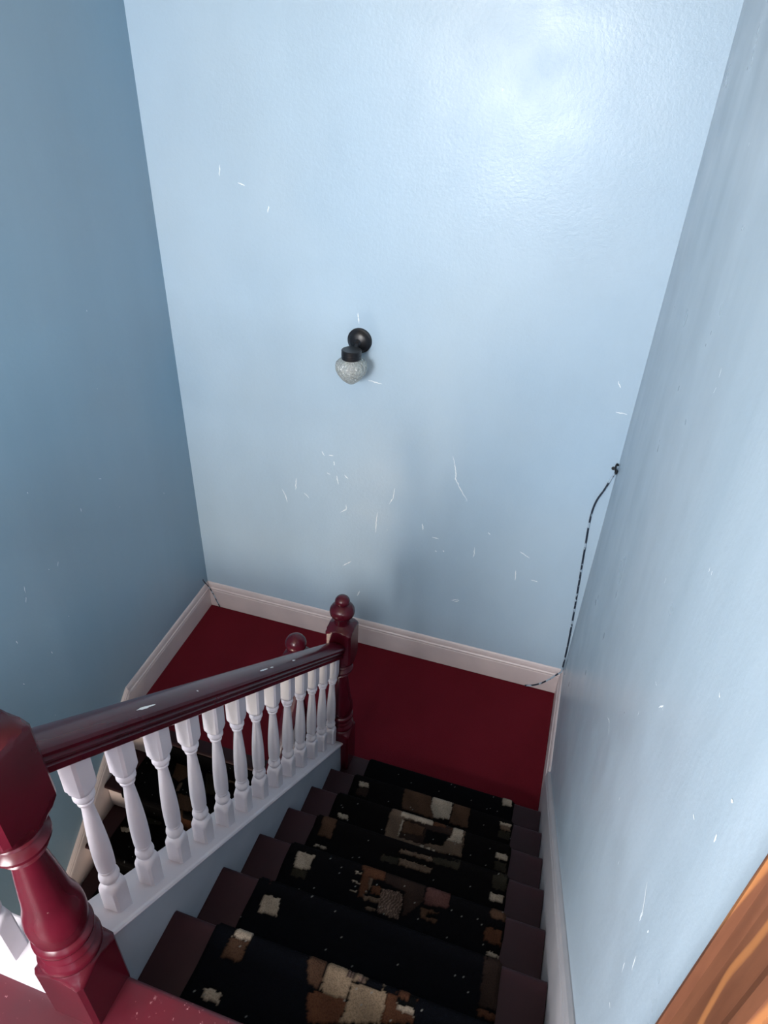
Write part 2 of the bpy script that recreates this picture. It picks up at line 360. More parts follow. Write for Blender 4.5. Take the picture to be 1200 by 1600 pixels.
RIGHT_CHIPS=[[(-2.111,2.271),(-2.133,2.303),(-2.14,2.297)],[(-2.422,2.173),(-2.462,2.138),(-2.464,2.12)],[(-2.51,2.095),(-2.521,2.068)],[(-2.488,2.015),(-2.494,1.992)],[(-2.356,2.586),(-2.365,2.586)],[(-1.679,1.734),(-1.732,1.768)],[(-1.709,1.765),(-1.765,1.758)],[(-2.254,1.945),(-2.257,1.934)],[(-1.64,2.771),(-1.629,2.752)],[(-1.626,2.81),(-1.633,2.79)],[(-2.021,2.253),(-2.038,2.257)],[(-2.533,2.583),(-2.541,2.585)],[(-2.507,1.897),(-2.519,1.904)],[(-2.46,2.435),(-2.47,2.439)],[(-2.506,2.179),(-2.506,2.171)]]
LEFT_CHIPS=[[(-1.216,1.302),(-1.227,1.283)],[(-1.437,1.331),(-1.442,1.297)],[(-1.446,1.275),(-1.455,1.251)],[(-1.413,0.901),(-1.41,0.884)],[(-1.569,1.121),(-1.565,1.101)],[(-1.607,0.879),(-1.611,0.891)],[(-0.994,1.463),(-0.996,1.442)],[(-0.826,1.532),(-0.81,1.519)]]


# ------------------------------------------------------------------ walls
_r = random.Random(21)
for _i in range(34):
    _y, _z = -_r.uniform(.15, 2.55), _r.uniform(.6, 3.2); _l = _r.uniform(.004, .014)
    if _z > .5 + SLOPE * (-_y - .76): RIGHT_CHIPS.append([(_y, _z), (_y - _l * .3, _z - _l)])
for _i in range(14):
    _y, _z = -_r.uniform(.2, 2.0), _r.uniform(.5, 2.4); RIGHT_LEN = _r.uniform(.004, .010); LEFT_CHIPS.append([(_y, _z), (_y + .002, _z - RIGHT_LEN)])
def chip_strips(mb, chips, place, wdt, mi=1):
    """flaked paint: little ragged slivers of bare plaster standing just proud of the paint"""
    rnd = random.Random(3)
    for c in chips:
        pts = [Vector((a, b)) for a, b in c]
        fine = []
        for i in range(len(pts) - 1):
            L = (pts[i + 1] - pts[i]).length; n = max(2, int(L / 0.006))
            for q in range(n): fine.append(pts[i].lerp(pts[i + 1], q / n))
        fine.append(pts[-1])
        le, ri = [], []
        for i, p in enumerate(fine):
            t = (fine[min(i + 1, len(fine) - 1)] - fine[max(0, i - 1)]); t = t.normalized() if t.length else Vector((1, 0))
            nn = Vector((-t.y, t.x)); f = math.sin(PI * (i + 0.35) / (len(fine) - 0.3)) ** 0.6
            a = wdt * f * rnd.uniform(0.35, 1.2); b = wdt * f * rnd.uniform(0.35, 1.2); j = nn * rnd.uniform(-1, 1) * wdt * 0.5
            le.append(p + nn * a + j); ri.append(p - nn * b + j)
        vs = [place(q.x, q.y, 0.0008) for q in le] + [place(q.x, q.y, 0.0008) for q in ri]; n = len(fine)
        mb.add(vs, [(i, i + 1, n + i + 1, n + i) for i in range(n - 1)], mi)

mb = MB().box(-2.62, 0.12, 0, 0.12, Z_LOW - .1, CEIL)
chip_strips(mb, BACK_CHIPS, lambda a, b, d: (a, -d, b), 0.0032)
struct(mb.build('wall_back', ['wall_back', 'plaster']), 'pale blue painted wall facing the stairs')

DY0, DY1, DZ = -2.80, -3.62, TOP + 2.03       # doorway in the right wall of the upper hall
mb = MB().box(0, 0.12, DY0, 0, Z_LOW - .1, CEIL).box(0, 0.12, Y_HALL, DY1, Z_LOW - .1, CEIL)
mb.box(0, 0.12, DY1, DY0, DZ, CEIL).box(0, 0.12, DY1, DY0, Z_LOW - .1, TOP)
chip_strips(mb, RIGHT_CHIPS, lambda a, b, d: (-d, a, b), 0.0022)
struct(mb.build('wall_right', ['wall_side', 'plaster']), 'blue painted wall on the right of the stairs')

mb = MB(); t = 0.12
SY0, SY1, SZ0, SZ1 = -4.60, -3.70, 2.42, 3.70
for (ya, yb, za, zb) in ((SY1, 0, Z_LOW - .1, CEIL), (Y_HALL, SY0, Z_LOW - .1, CEIL), (SY0, SY1, Z_LOW - .1, SZ0), (SY0, SY1, SZ1, CEIL)):
    mb.add([(xl(y) - dx, y, z) for dx in (0, t) for y in (ya, yb) for z in (za, zb)],
           [(0, 1, 3, 2), (4, 6, 7, 5), (0, 4, 5, 1), (2, 3, 7, 6), (0, 2, 6, 4), (1, 5, 7, 3)])
chip_strips(mb, LEFT_CHIPS, lambda a, b, d: (xl(a) + d, a, b), 0.0020)
struct(mb.build('wall_left', ['wall_left', 'plaster']), 'blue painted wall on the left of the landing, shade mixed into its colour')

# front wall of the hall with its window, and the window of the entrance below
WX0, WX1, WZ0, WZ1 = -1.80, -0.70, 2.45, 3.75
Y2 = Y_HALL - 0.12
XA, XB = -2.45, 0.12
mb = MB()
def wall_with_hole(mb, x0, x1, z0, z1, hx0, hx1, hz0, hz1):
    mb.box(x0, hx0, Y2, Y_HALL, z0, z1).box(hx1, x1, Y2, Y_HALL, z0, z1)
    mb.box(hx0, hx1, Y2, Y_HALL, z0, hz0).box(hx0, hx1, Y2, Y_HALL, hz1, z1)
wall_with_hole(mb, XA, XB, TOP, CEIL, WX0, WX1, WZ0, WZ1)
struct(mb.build('wall_front', 'wall_side'), 'wall with the hall window')
Y_LOWF = -3.58; LX0, LX1, LZ0, LZ1 = -2.26, -1.54, -1.50, -0.60
mb = MB().box(XA + .08, LX0, Y_LOWF - .12, Y_LOWF, Z_LOW, TOP - .25).box(LX1, 0, Y_LOWF - .12, Y_LOWF, Z_LOW, TOP - .25)
mb.box(LX0, LX1, Y_LOWF - .12, Y_LOWF, Z_LOW, LZ0).box(LX0, LX1, Y_LOWF - .12, Y_LOWF, LZ1, TOP - .25)
struct(mb.build('wall_front_lower', 'wall_side'), 'wall of the entrance hall below')
def window(name, x0, x1, z0, z1, label):
    r = thing(name, None, None, ((x0 + x1) / 2, Y_HALL, z0)); r['kind'] = 'structure'; r['label'] = label
    f = MB(); y0, y1 = Y_HALL - .09, Y_HALL - .04; w_ = .045
    f.box(x0, x0 + w_, y0, y1, z0, z1).box(x1 - w_, x1, y0, y1, z0, z1).box(x0 + w_, x1 - w_, y0, y1, z0, z0 + w_).box(x0 + w_, x1 - w_, y0, y1, z1 - w_, z1)
    zc = (z0 + z1) / 2; f.box(x0 + w_, x1 - w_, y0, y1, zc - .02, zc + .02)
    f.build('window_frame', 'white', r)
    MB().box(x0 + w_, x1 - w_, Y_HALL - .067, Y_HALL - .063, z0 + w_, z1 - w_).build('pane', 'pane', r)
    MB().box(x0 - .04, x1 + .04, Y_HALL - .04, Y_HALL + .04, z0 - .03, z0).build('window_sill', 'white', r)
    sync(r)
window('window_1', WX0, WX1, WZ0, WZ1, 'sash window of the upper hall')
r = thing('window_2', None, None, (-1.9, Y_LOWF, -1.5)); struct(r, 'glazed light of the entrance at the foot of the lower stairs')
f = MB(); w_ = .045; ya, yb = Y_LOWF - .08, Y_LOWF - .04
f.box(LX0, LX0 + w_, ya, yb, LZ0, LZ1).box(LX1 - w_, LX1, ya, yb, LZ0, LZ1).box(LX0 + w_, LX1 - w_, ya, yb, LZ0, LZ0 + w_).box(LX0 + w_, LX1 - w_, ya, yb, LZ1 - w_, LZ1)
f.build('window_frame', 'white', r)
MB().box(LX0 + w_, LX1 - w_, Y_LOWF - .062, Y_LOWF - .058, LZ0 + w_, LZ1 - w_).build('pane', 'pane', r)
sync(r)

r = thing('added_window', None, None, (xl(SY0), SY0, SZ0)); struct(r, 'added window in the left wall of the upper hall, brightening the right wall')  # unseen window put in around the extra side light
f = MB(); xa, xb, w_ = -2.39, -2.35, .045
f.box(xa, xb, SY0, SY0 + w_, SZ0, SZ1).box(xa, xb, SY1 - w_, SY1, SZ0, SZ1).box(xa, xb, SY0 + w_, SY1 - w_, SZ0, SZ0 + w_).box(xa, xb, SY0 + w_, SY1 - w_, SZ1 - w_, SZ1)
f.box(xa, xb, SY0 + w_, SY1 - w_, 3.04, 3.08); f.build('window_frame', 'white', r)
MB().box(-2.372, -2.368, SY0 + w_, SY1 - w_, SZ0 + w_, SZ1 - w_).build('pane', 'pane', r)
sync(r)
struct(MB().box(XA - .2, XB, Y2, 0.12, CEIL, CEIL + .1).build('ceiling', 'ceiling'), 'cream ceiling')

def nosing_tread(mb, x0, x1, yn, depth, z, th=.032, sgn=1):
    """board with a half-round nosing at yn; sgn +1 nosing faces +y"""
    r = th / 2; prof = []
    for q in range(7):
        a = PI / 2 - PI * q / 6; prof.append((yn - sgn * (r - r * math.cos(a)), z - r + r * math.sin(a)))
    prof += [(yn - sgn * depth, z - th), (yn - sgn * depth, z)]
    n = len(prof)
    mb.add([(x, y, zz) for x in (x0, x1) for y, zz in prof], [tuple(range(n)), tuple(range(2 * n - 1, n - 1, -1))] + [(i, (i + 1) % n, n + (i + 1) % n, n + i) for i in range(n)], 0, True)
    return mb

# ------------------------------------------------------------------ floors
mb = MB().add([(xl(0), 0, -.008), (0, 0, -.008), (0, -.965, -.008), (-1.25, -.965, -.008), (-1.25, -1.06, -.008), (xl(-1.06), -1.06, -.008)] +
              [(xl(0), 0, -.16), (0, 0, -.16), (0, -.965, -.16), (-1.25, -.965, -.16), (-1.25, -1.06, -.16), (xl(-1.06), -1.06, -.16)],
              [(0, 1, 2, 3, 4, 5), (11, 10, 9, 8, 7, 6)] + [(i, (i + 1) % 6, (i + 1) % 6 + 6, i + 6) for i in range(6)])
struct(mb.build('floor', 'boards'), 'landing floor under the red carpet')
# upper hall floor: painted boards running along y
mb = MB(); 
nosing_tread(mb, -1.018, -.001, -2.642, -2.642 - Y_HALL, TOP, .030)
mb.box(-2.36, -1.0185, Y_HALL, -2.650, TOP - .030, TOP)
mb.box(-2.36, -.001, Y_HALL, -2.670, TOP - .22, TOP - .030)
struct(mb.build('floor', 'boards'), 'dark red painted boards of the upper floor')
struct(MB().box(-2.36, X_STR - .11, Y_HALL, -2.6, TOP - .25, TOP - .22).build('ceiling', 'ceiling'), 'ceiling over the lower stairs')
struct(MB().box(-2.45, 0, Y_HALL, Y_LO - G_LO * (N_LO - 1), Z_LOW - .1, Z_LOW).build('floor', 'boards'), 'floor of the entrance below')

mb = MB()
yb = -1.062
nx, ny = 60, 40
mb.add([(xl(0) + .018, -.018, 0), (-.018, -.018, 0), (-.018, Y_UP + .02, 0), (-1.27, Y_UP + .02, 0), (-1.27, yb, 0), (xl(yb) + .018, yb, 0)] +
       [(xl(0) + .018, -.018, -.008), (-.018, -.018, -.008), (-.018, Y_UP + .02, -.008), (-1.27, Y_UP + .02, -.008), (-1.27, yb, -.008), (xl(yb) + .018, yb, -.008)],
       [(0, 1, 2, 3, 4, 5), (11, 10, 9, 8, 7, 6)] + [(i, (i + 1) % 6, (i + 1) % 6 + 6, i + 6) for i in range(6)])
tag(mb.build('landing_carpet', 'carpet', bevel=.003), 'plain dark red carpet covering the half landing between the two flights', 'carpet')

# ------------------------------------------------------------------ skirting boards
BB = [(0, 0), (.018, 0), (.018, .140), (.015, .146), (.018, .152), (.018, .158), (.012, .166), (.014, .172), (.012, .186), (.008, .198), (.003, .205), (0, .205)]
def baseboard(name, p0, p1, nrm, label, m='skirt'):
    U = Vector((0, 0, 1)); S = Vector(nrm)
    o = MB().sweep(BB, [(p0, S, U), (p1, S, U)]).build(name, m); struct(o, label); return o
baseboard('baseboard_back', (-2.477, 0, 0), (0, 0, 0), (0, -1, 0), 'white skirting board along the wall facing the stairs')
YB_R = -0.762
baseboard('baseboard_right', (0, 0, 0), (0, YB_R, 0), (-1, 0, 0), 'white skirting board on the right of the landing')
YB_L = -1.01
baseboard('baseboard_left', (xl(0), 0, 0), (xl(YB_L), YB_L, 0), (1, 0, 0), 'white skirting board on the left of the landing')
def rake(name, x_of, sx, y0, z_of_top, y1, depth, label, m='skirt'):
    prof = [(0, -depth), (.018, -depth), (.018, -.062), (.015, -.056), (.020, -.050), (.020, -.044), (.014, -.036), (.018, -.030), (.018, -.022), (.012, -.014), (.014, -.006), (.004, 0), (0, 0)]
    path = [((x_of(y), y, z_of_top(y)), (sx, 0, 0), (0, 0, 1)) for y in (y0, y1)]
    struct(MB().sweep(prof, path).build(name, m), label)
zr = lambda y: .205 + SLOPE * (YB_R - y)
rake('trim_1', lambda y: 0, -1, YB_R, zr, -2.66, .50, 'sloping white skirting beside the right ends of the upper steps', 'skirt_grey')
SL = R_LO / G_LO
zl = lambda y: .205 - SL * (YB_L - y)
rake('trim_2', xl, 1, YB_L, zl, -2.8, .50, 'sloping white skirting beside the left ends of the lower steps')

# ------------------------------------------------------------------ upper flight

st = thing('upper_staircase', 'maroon painted stairs, shade darkened into the colour, climbing from the red landing towards the viewer', 'stairs', (-.54, -1.0, 0))
for kk in range(8):
    yn = Y_UP - G_UP * kk
    if kk < 7:
        nosing_tread(MB(), X_STR + .001, -.021, yn, G_UP + .03, R_UP * (kk + 1)).build('tread', 'tread', st, auto=50)
    MB().box(X_STR + .001, -.021, yn - .040, yn - .024, R_UP * kk - (.0 if kk else .0), R_UP * (kk + 1) - .032).build('riser', 'tread', st)
# outer string with its capping
y0, y1 = -1.100, -2.640
zc = lambda y: .404 + .812 * (-y - 1.089)
mb = MB()
d0, d1 = .46, .40
prof = [(-.045, -.42), (0, -.42), (0, -.036), (-.045, -.036)]
yA = -1.085
def clampz(z, lo): return max(z, lo)
vs = []
for x in (X_STR - .045, X_STR):
    vs += [(x, yA, 0.0), (x, yA, zc(yA) - .02), (x, y1, zc(y1) - .02), (x, y1, zc(y1) - .62), (x, -1.35, 0.0)]
mb.add(vs, [(0, 1, 2, 3, 4), (9, 8, 7, 6, 5)] + [(i, (i + 1) % 5, 5 + (i + 1) % 5, 5 + i) for i in range(5)])
mb.build('stringer', 'string', st)
cap = [(-.062, -.028), (.052, -.028), (.052, -.022), (.060, -.018), (.063, -.010), (.060, -.003), (.054, 0), (-.060, 0), (-.066, -.008), (-.066, -.02)]
xc = X_STR - .050
MB().sweep(cap, [((xc, y, zc(y)), (1, 0, 0), (0, 0, 1)) for y in (-1.080, y1)]).build('string_capping', 'white', st)
# inner face of the string, seen from the lower flight, and the soffit that closes the flight underneath
vs = []
for x in (X_STR - .105, X_STR - .060):
    vs += [(x, yA, -.2), (x, yA, zc(yA) - .03), (x, y1, zc(y1) - .03), (x, y1, zc(y1) - .66), (x, -1.30, -.2)]
MB().add(vs, [(0, 1, 2, 3, 4), (9, 8, 7, 6, 5)] + [(i, (i + 1) % 5, 5 + (i + 1) % 5, 5 + i) for i in range(5)]).build('stringer', 'string', st)
zs = lambda y: R_UP + SLOPE * (Y_UP - y) - .36
MB().sweep([(X_STR, 0), (-.021, 0), (-.021, -.02), (X_STR, -.02)], [((0, y, zs(y)), (1, 0, 0), (0, 0, 1)) for y in (-1.25, -2.66)]).build('soffit', 'ceiling', st)
sync(st)

# ------------------------------------------------------------------ lower flight
XR_LO = -1.235
st2 = thing('lower_staircase', 'brown painted stairs with pale risers dropping from the landing beside the left wall', 'stairs', (-1.8, Y_LO, 0))
nosing_tread(MB(), -2.42, XR_LO, Y_LO, .078, 0.0, .03, -1).build('tread', 'tread', st2)
for j in range(1, N_LO + 1):
    yn = Y_LO - G_LO * j
    if j < N_LO:
        nosing_tread(MB(), xl(yn) + .021, XR_LO, yn, G_LO + .03, -R_LO * j, .03, -1).build('tread', 'tread', st2, auto=50)
    yr = Y_LO - G_LO * (j - 1)
    MB().box(xl(yr) + .021, XR_LO, yr + .022, yr + .038, -R_LO * j, -R_LO * (j - 1) - .03).build('riser', 'skirt', st2)
zc2 = lambda y: .22 + SL * (y - (-1.05))
vs = []
for x in (XR_LO - .003, XR_LO + .035):
    vs += [(x, -1.0, -.5), (x, -1.0, zc2(-1.0) - .02), (x, -3.1, zc2(-3.1) - .02), (x, -3.1, zc2(-3.1) - .5)]
MB().add(vs, [(0, 1, 2, 3), (7, 6, 5, 4)] + [(i, (i + 1) % 4, 4 + (i + 1) % 4, 4 + i) for i in range(4)]).build('stringer', 'string', st2)
MB().sweep(cap, [((XR_LO + .016, y, zc2(y)), (.75, 0, 0), (0, 0, 1)) for y in (-1.10, -3.1)]).build('string_capping', 'white', st2)
sync(st2)

# ------------------------------------------------------------------ stair runners
CAR = {'black': (6, 7, 8), 'cream': (138, 126, 114), 'beige': (108, 93, 78), 'tan': (82, 68, 58), 'brown': (62, 45, 35), 'dark': (36, 27, 24),
       'rust': (66, 42, 30), 'olive': (38, 35, 29), 'mauve': (66, 44, 42), 'stripe': (108, 90, 82)}
HGT = {'black': .0, 'cream': .003, 'beige': .003, 'tan': .0028, 'stripe': .003, 'rust': .002, 'brown': .002, 'mauve': .002, 'olive': .0012, 'dark': .0012}
def in_poly(px, py, poly):
    c = np.zeros(px.shape, bool); n = len(poly); j = n - 1
    for i in range(n):
        xi, yi = poly[i]; xj, yj = poly[j]
        if yi != yj:
            t = ((yi > py) != (yj > py)) & (px < (xj - xi) * (py - yi) / (yj - yi) + xi); c ^= t
        j = i
    return c
def runner(name, x0, x1, prof, patches, label, step_of, seed):
    """prof: list of (y, z, ny, nz, lookup_y, tread)"""
    rng = np.random.default_rng(seed)
    nxx = int((x1 - x0) / .004)
    xs = np.linspace(x0, x1, nxx); P = np.array([p[:5] for p in prof]); K = np.array([p[5] for p in prof])
    n = len(prof)
    wob = .003 * np.sin(P[:, 0] * 9) + .0015 * np.sin(P[:, 0] * 31 + 1)
    X = xs[None, :] + np.linspace(-1, 1, nxx)[None, :] ** 9 * np.abs(wob[:, None])
    Y = np.repeat(P[:, 0][:, None], nxx, 1); Z = np.repeat(P[:, 1][:, None], nxx, 1)
    LY = np.repeat(P[:, 4][:, None], nxx, 1)
    jx = .0016 * np.sin(X * 410 + LY * 130) + rng.uniform(-.0012, .0012, X.shape)
    jy = .0016 * np.sin(LY * 390 + X * 170) + rng.uniform(-.0012, .0012, X.shape)
    base = np.array(srgb(*CAR['black'])[:3])
    colr = np.tile(base, (n, nxx, 1)); hgt = np.zeros((n, nxx))
    warm = (.5 + .5 * np.sin(P[:, 0] * 3.1))[:, None]
    colr[..., 0] *= (0.9 + .5 * warm); colr[..., 2] *= (1.5 - .6 * warm)
    for (kk, cn, poly) in patches:
        rows = np.where(K == kk)[0]
        if not len(rows): continue
        m = in_poly(X[rows] + jx[rows], LY[rows] + jy[rows], poly)
        cc = np.array(srgb(*CAR[cn])[:3])
        sub = colr[rows]; hs = hgt[rows]
        var = 1 + .12 * np.sin(X[rows] * 60 + LY[rows] * 45)
        full = cc[None, None, :] * var[..., None]
        if cn == 'stripe':
            sgn = np.sin(X[rows] * 950 + 5 * np.sin(LY[rows] * 90)) > .1
            full = full * np.where(sgn, 1.0, .38)[..., None]
        sub[m] = full[m]; hs[m] = HGT[cn]
        colr[rows] = sub; hgt[rows] = hs
    e = hgt.copy()      # carve the edges between colours
    g = np.abs(np.diff(colr.sum(2), axis=0, prepend=colr.sum(2)[:1])) + np.abs(np.diff(colr.sum(2), axis=1, prepend=colr.sum(2)[:, :1]))
    e -= np.where(g > .03, .002, 0)
    colr *= np.where(g > .05, .6, 1)[..., None]
    lint = rng.random((n, nxx)) < .0019
    colr[lint] = np.array(srgb(112, 112, 110)[:3])
    e += rng.uniform(-.0004, .0004, e.shape)
    edge = np.minimum(np.arange(nxx), np.arange(nxx)[::-1])
    e += np.where(edge < 2, -.006, 0)[None, :] * np.ones((n, 1))
    Yd = Y + P[:, 2][:, None] * e; Zd = Z + P[:, 3][:, None] * e
    me = bpy.data.meshes.new(name)
    V = np.stack([X, Yd, Zd], 2).reshape(-1, 3)
    ii = np.arange(n * nxx).reshape(n, nxx)
    F = np.stack([ii[:-1, :-1], ii[:-1, 1:], ii[1:, 1:], ii[1:, :-1]], 2).reshape(-1, 4)
    me.vertices.add(len(V)); me.vertices.foreach_set('co', V.ravel())
    me.loops.add(F.size); me.loops.foreach_set('vertex_index', F.ravel())
    me.polygons.add(len(F)); me.polygons.foreach_set('loop_start', np.arange(0, F.size, 4)); me.polygons.foreach_set('loop_total', np.full(len(F), 4))
    me.polygons.foreach_set('use_smooth', np.ones(len(F), bool))
    me.update(); me.validate()
    at = me.color_attributes.new('pattern', 'FLOAT_COLOR', 'POINT')
    at.data.foreach_set('color', np.concatenate([colr.reshape(-1, 3), np.ones((n * nxx, 1))], 1).ravel())
    me.materials.append(MAT['runner'])
    o = bpy.data.objects.new(name, me); COL.objects.link(o)
    so = o.modifiers.new('thickness', 'SOLIDIFY'); so.thickness = .005; so.offset = -1 if step_of > 0 else 1
    return tag(o, label, 'carpet')

def up_profile():
    out = []; T = .008; ds = .0042
    for kk in range(7, -1, -1) if False else range(8):
        pass
    # from the top nosing down to the landing
    for kk in range(6, -1, -1):
        yn = Y_UP - G_UP * kk; z = R_UP * (kk + 1) + T; yb_ = yn - G_UP + .024 + (.0 if kk < 6 else 0)
        for y in np.arange(yb_, yn - .012, ds): out.append((y, z, 0, 1, y, kk))
        for a in np.linspace(0, PI / 2, 5):
            out.append((yn - .010 + (.018) * math.sin(a), z - .016 + .016 * math.cos(a), math.sin(a), math.cos(a), yn - .011, kk))
        out.append((yn + .008, z - .036, 1, 0, yn - .011, kk)); out.append((yn - .012, z - .044, 1, 0, yn - .011, kk))
        for zz in np.arange(z - .05, R_UP * kk + .012 + (0 if kk else -.01), -.008): out.append((yn - .015, zz, 1, 0, yn - .011, kk))
    return out
prof = up_profile()
runner('upper_stair_runner', -.935, -.155, prof, UPPER_PATCHES, 'near-black stair runner with cream, tan and rust blocks up the middle of the maroon steps', 1, 5)
def low_profile():
    out = []; T = .008; ds = .0042
    for j in range(1, N_LO):
        yn = Y_LO - G_LO * j; z = -R_LO * j + T; yb_ = yn + G_LO + .020
        for zz in np.arange(z + R_LO - .05, z + .004, -.0065): out.append((yb_ - .006, zz, -1, 0, yb_ - .0, j - 1 if False else 90 + j))
        for y in np.arange(yb_ - .008, yn + .012, -ds): out.append((y, z, 0, 1, y, j))
        for a in np.linspace(0, PI / 2, 5):
            out.append((yn + .010 - .018 * math.sin(a), z - .016 + .016 * math.cos(a), -math.sin(a), math.cos(a), yn + .011, j))
        out.append((yn - .008, z - .036, -1, 0, yn + .011, j)); out.append((yn + .012, z - .044, -1, 0, yn + .011, j))
    return out
LOWER_PATCHES += [(92, 'rust', [(-2.02, -3), (-1.86, -3), (-1.86, 0), (-2.02, 0)]), (92, 'brown', [(-1.86, -3), (-1.72, -3), (-1.72, 0), (-1.86, 0)])]
o = runner('lower_stair_runner', -2.285, -1.45, low_profile(), LOWER_PATCHES, 'dark patterned stair runner on the lower flight, seen between the white balusters', 1, 9)

# ------------------------------------------------------------------ railings
def newel_sections(h0=0.0):
    H, rt = .061, .0863
    S = [(0, H, rt)]
    b = .27
    S += [(b - .022, H, rt), (b - .014, H, rt * .96), (b - .004, H, .070), (b + .002, H, .062), (b + .006, None, .060)]
    z = b + .006
    def tor(z0, h, r0, r1, n=5):
        return [(z0 + h * (i / n), None, r0 + (r1 - r0) * math.sin(PI * i / n)) for i in range(n + 1)]
    S += tor(b + .012, .040, .054, .066); S += tor(b + .054, .018, .053, .059, 4); S += [(b + .080, None, .050)]; S += tor(b + .084, .030, .052, .062)
    # vase
    for i in range(15):
        t = i / 14; r = .0545 + .0075 * math.sin(PI * min(1, t * 2.6)) - .0265 * (t ** 1.35)
        S.append((b + .120 + t * .278, None, r))
    zt = b + .40   # .67
    S += tor(zt + .002, .016, .034, .044, 4); S += tor(zt + .022, .034, .038, .056); S += tor(zt + .060, .016, .042, .050, 4)
    zb = zt + .078
    S += [(zb, None, .048), (zb + .006, H, .052), (zb + .016, H, .062), (zb + .028, H, .071), (zb + .042, H, .080), (zb + .052, H, rt)]
    S += [(zb + .215, H, rt), (zb + .222, H, .081), (zb + .232, H, .071), (zb + .238, H, .060), (zb + .240, None, .056), (zb + .246, None, .044), (zb + .252, None, .036), (zb + .262, None, .034), (zb + .280, None, .036)]
    c = zb + .322
    for i in range(1, 9):
        a = -PI / 2 + PI * (0.12 + .74 * i / 8); S.append((c + .044 * math.sin(a), None, .0555 * math.cos(a) + .002))
    c2 = c + .056
    for i in range(1, 9):
        a = -.35 + (PI / 2 + .35) * i / 8; S.append((c2 + .030 * math.sin(a), None, max(.0008, .034 * math.cos(a))))
    return S
NS = newel_sections()
def baluster_sections(hb=.105, ht=.13, total=.64):
    H, rt = .0245, .0346
    z1 = hb
    S = [(-.05, H, rt), (z1 - .006, H, rt), (z1 + .004, H, .033), (z1 + .013, H, .029), (z1 + .022, H, .0245), (z1 + .027, None, .0215), (z1 + .030, None, .0165)]
    zb = z1 + .032
    for i in range(7): S.append((zb + .042 * i / 6, None, .0155 + .0085 * math.sin(PI * i / 6)))
    S += [(zb + .044, None, .0150), (zb + .047, None, .0195), (zb + .054, None, .0195), (zb + .057, None, .0170)]
    za = zb + .060; zt = total - ht - .060
    for i in range(13):
        t = i / 12; r = .0182 + .0052 * math.sin(PI * min(1, .12 + t * .9) ** .8) - .0062 * t; S.append((za + (zt - za) * t, None, r))
    S += [(zt + .004, None, .0125), (zt + .008, None, .0175), (zt + .014, None, .0180), (zt + .017, None, .0150)]
    for i in range(6): S.append((zt + .019 + .026 * i / 5, None, .0165 + .0065 * math.sin(PI * i / 5)))
    zz = zt + .047
    S += [(zz, None, .0175), (zz + .003, H, .0215), (zz + .010, H, .027), (zz + .018, H, .031), (zz + .026, H, .034), (zz + .030, H, rt), (total + .02, H, rt)]
    return S
RAIL = [(-.026, 0), (.026, 0), (.030, .004), (.031, .018), (.026, .023), (.027, .027), (.034, .031), (.036, .036), (.0335, .040), (.039, .047), (.0405, .055), (.038, .063), (.031, .071), (.020, .077), (.007, .080),
        (-.007, .080), (-.020, .077), (-.031, .071), (-.038, .063), (-.0405, .055), (-.039, .047), (-.0335, .040), (-.036, .036), (-.034, .031), (-.027, .027), (-.026, .023), (-.031, .018), (-.030, .004)]

LEAN = .036
RAIL_SCUFFS = [(-2.375, -2.315, .0035), (-1.84, -1.79, .003), (-1.775, -1.75, .002), (-1.61, -1.585, .0025), (-2.163, -2.157, .002)]
rail = thing('stair_railing', 'railing of the upper flight with a maroon handrail on thirteen white turned balusters', 'railing', (-1.09, -1.04, 0))
FN = (-1.088, -1.035); NN = (-1.076, -2.695)
def newel(secs, c, lean, z0, par):
    """square and turned post whose acorn finial is a sub-part"""
    cut = max(i for i, q in enumerate(secs) if q[1] is not None) + 3
    lo = list(secs[:cut + 1]); lo[0] = (lo[0][0] + z0, lo[0][1], lo[0][2])
    p = MB().turned(lo, 40, c, lean).build('newel_post', 'maroon', par, auto=35)
    MB().turned(secs[cut:], 40, c, lean).build('finial', 'maroon', p, auto=35)
    return p
nw = newel(NS, (FN[0], FN[1], R_UP), (.008, 0), -.34, rail)
nw['label'] = 'far maroon newel post with an acorn top'
SN = [(z - .068 if i > 0 else z - .02, h, r) for i, (z, h, r) in enumerate(NS)]
nn = newel(SN, (NN[0], NN[1], TOP), (0, 0), 0, rail)
nn['label'] = 'near maroon newel post at the head of the stairs'
zrb = lambda y: 1.038 + .806 * (-y - 1.117)
xr0 = -1.083
mb = MB().sweep(RAIL, [((xr0, y, zrb(y)), (1.05, 0, 0), (0, 0, 1.2)) for y in (-1.090, -2.640)], smooth=True)
for (ya, yb, wd) in RAIL_SCUFFS:      # pale scuffs worn into the top of the handrail
    rnd = random.Random(int(abs(ya) * 1000)); n = 9; le = []; ri = []
    for i in range(n):
        y = ya + (yb - ya) * i / (n - 1); f = wd * math.sin(PI * (i + .4) / (n - .2)) * rnd.uniform(.4, 1.2)
        for lst, q in ((le, f), (ri, -f)):
            a = .0255 + q; b = .077 - (a - .020) * .545 + .0006; lst.append((xr0 + a * 1.05, y, zrb(y) + b * 1.2))
    mb.add(le + ri, [(i, i + 1, n + i + 1, n + i) for i in range(n - 1)], 1)
mb.build('handrail', ['maroon', 'plaster'], rail, auto=25)
bal0 = MB().turned(baluster_sections(), 24).mesh('baluster', ['white'], 30)
def put_baluster(mesh, x, y, z, lean, par, nm='baluster'):
    b = bpy.data.objects.new(nm, mesh); COL.objects.link(b)
    b.matrix_world = Matrix.Identity(4); b.location = (x, y, z); b.rotation_euler = (0, lean, 0); b.parent = par; return b
for i in range(13):
    y = -1.1361 - .1166 * (12 - i)
    put_baluster(bal0, -1.108, y, zc(y) - .010, LEAN, rail)
sync(rail)

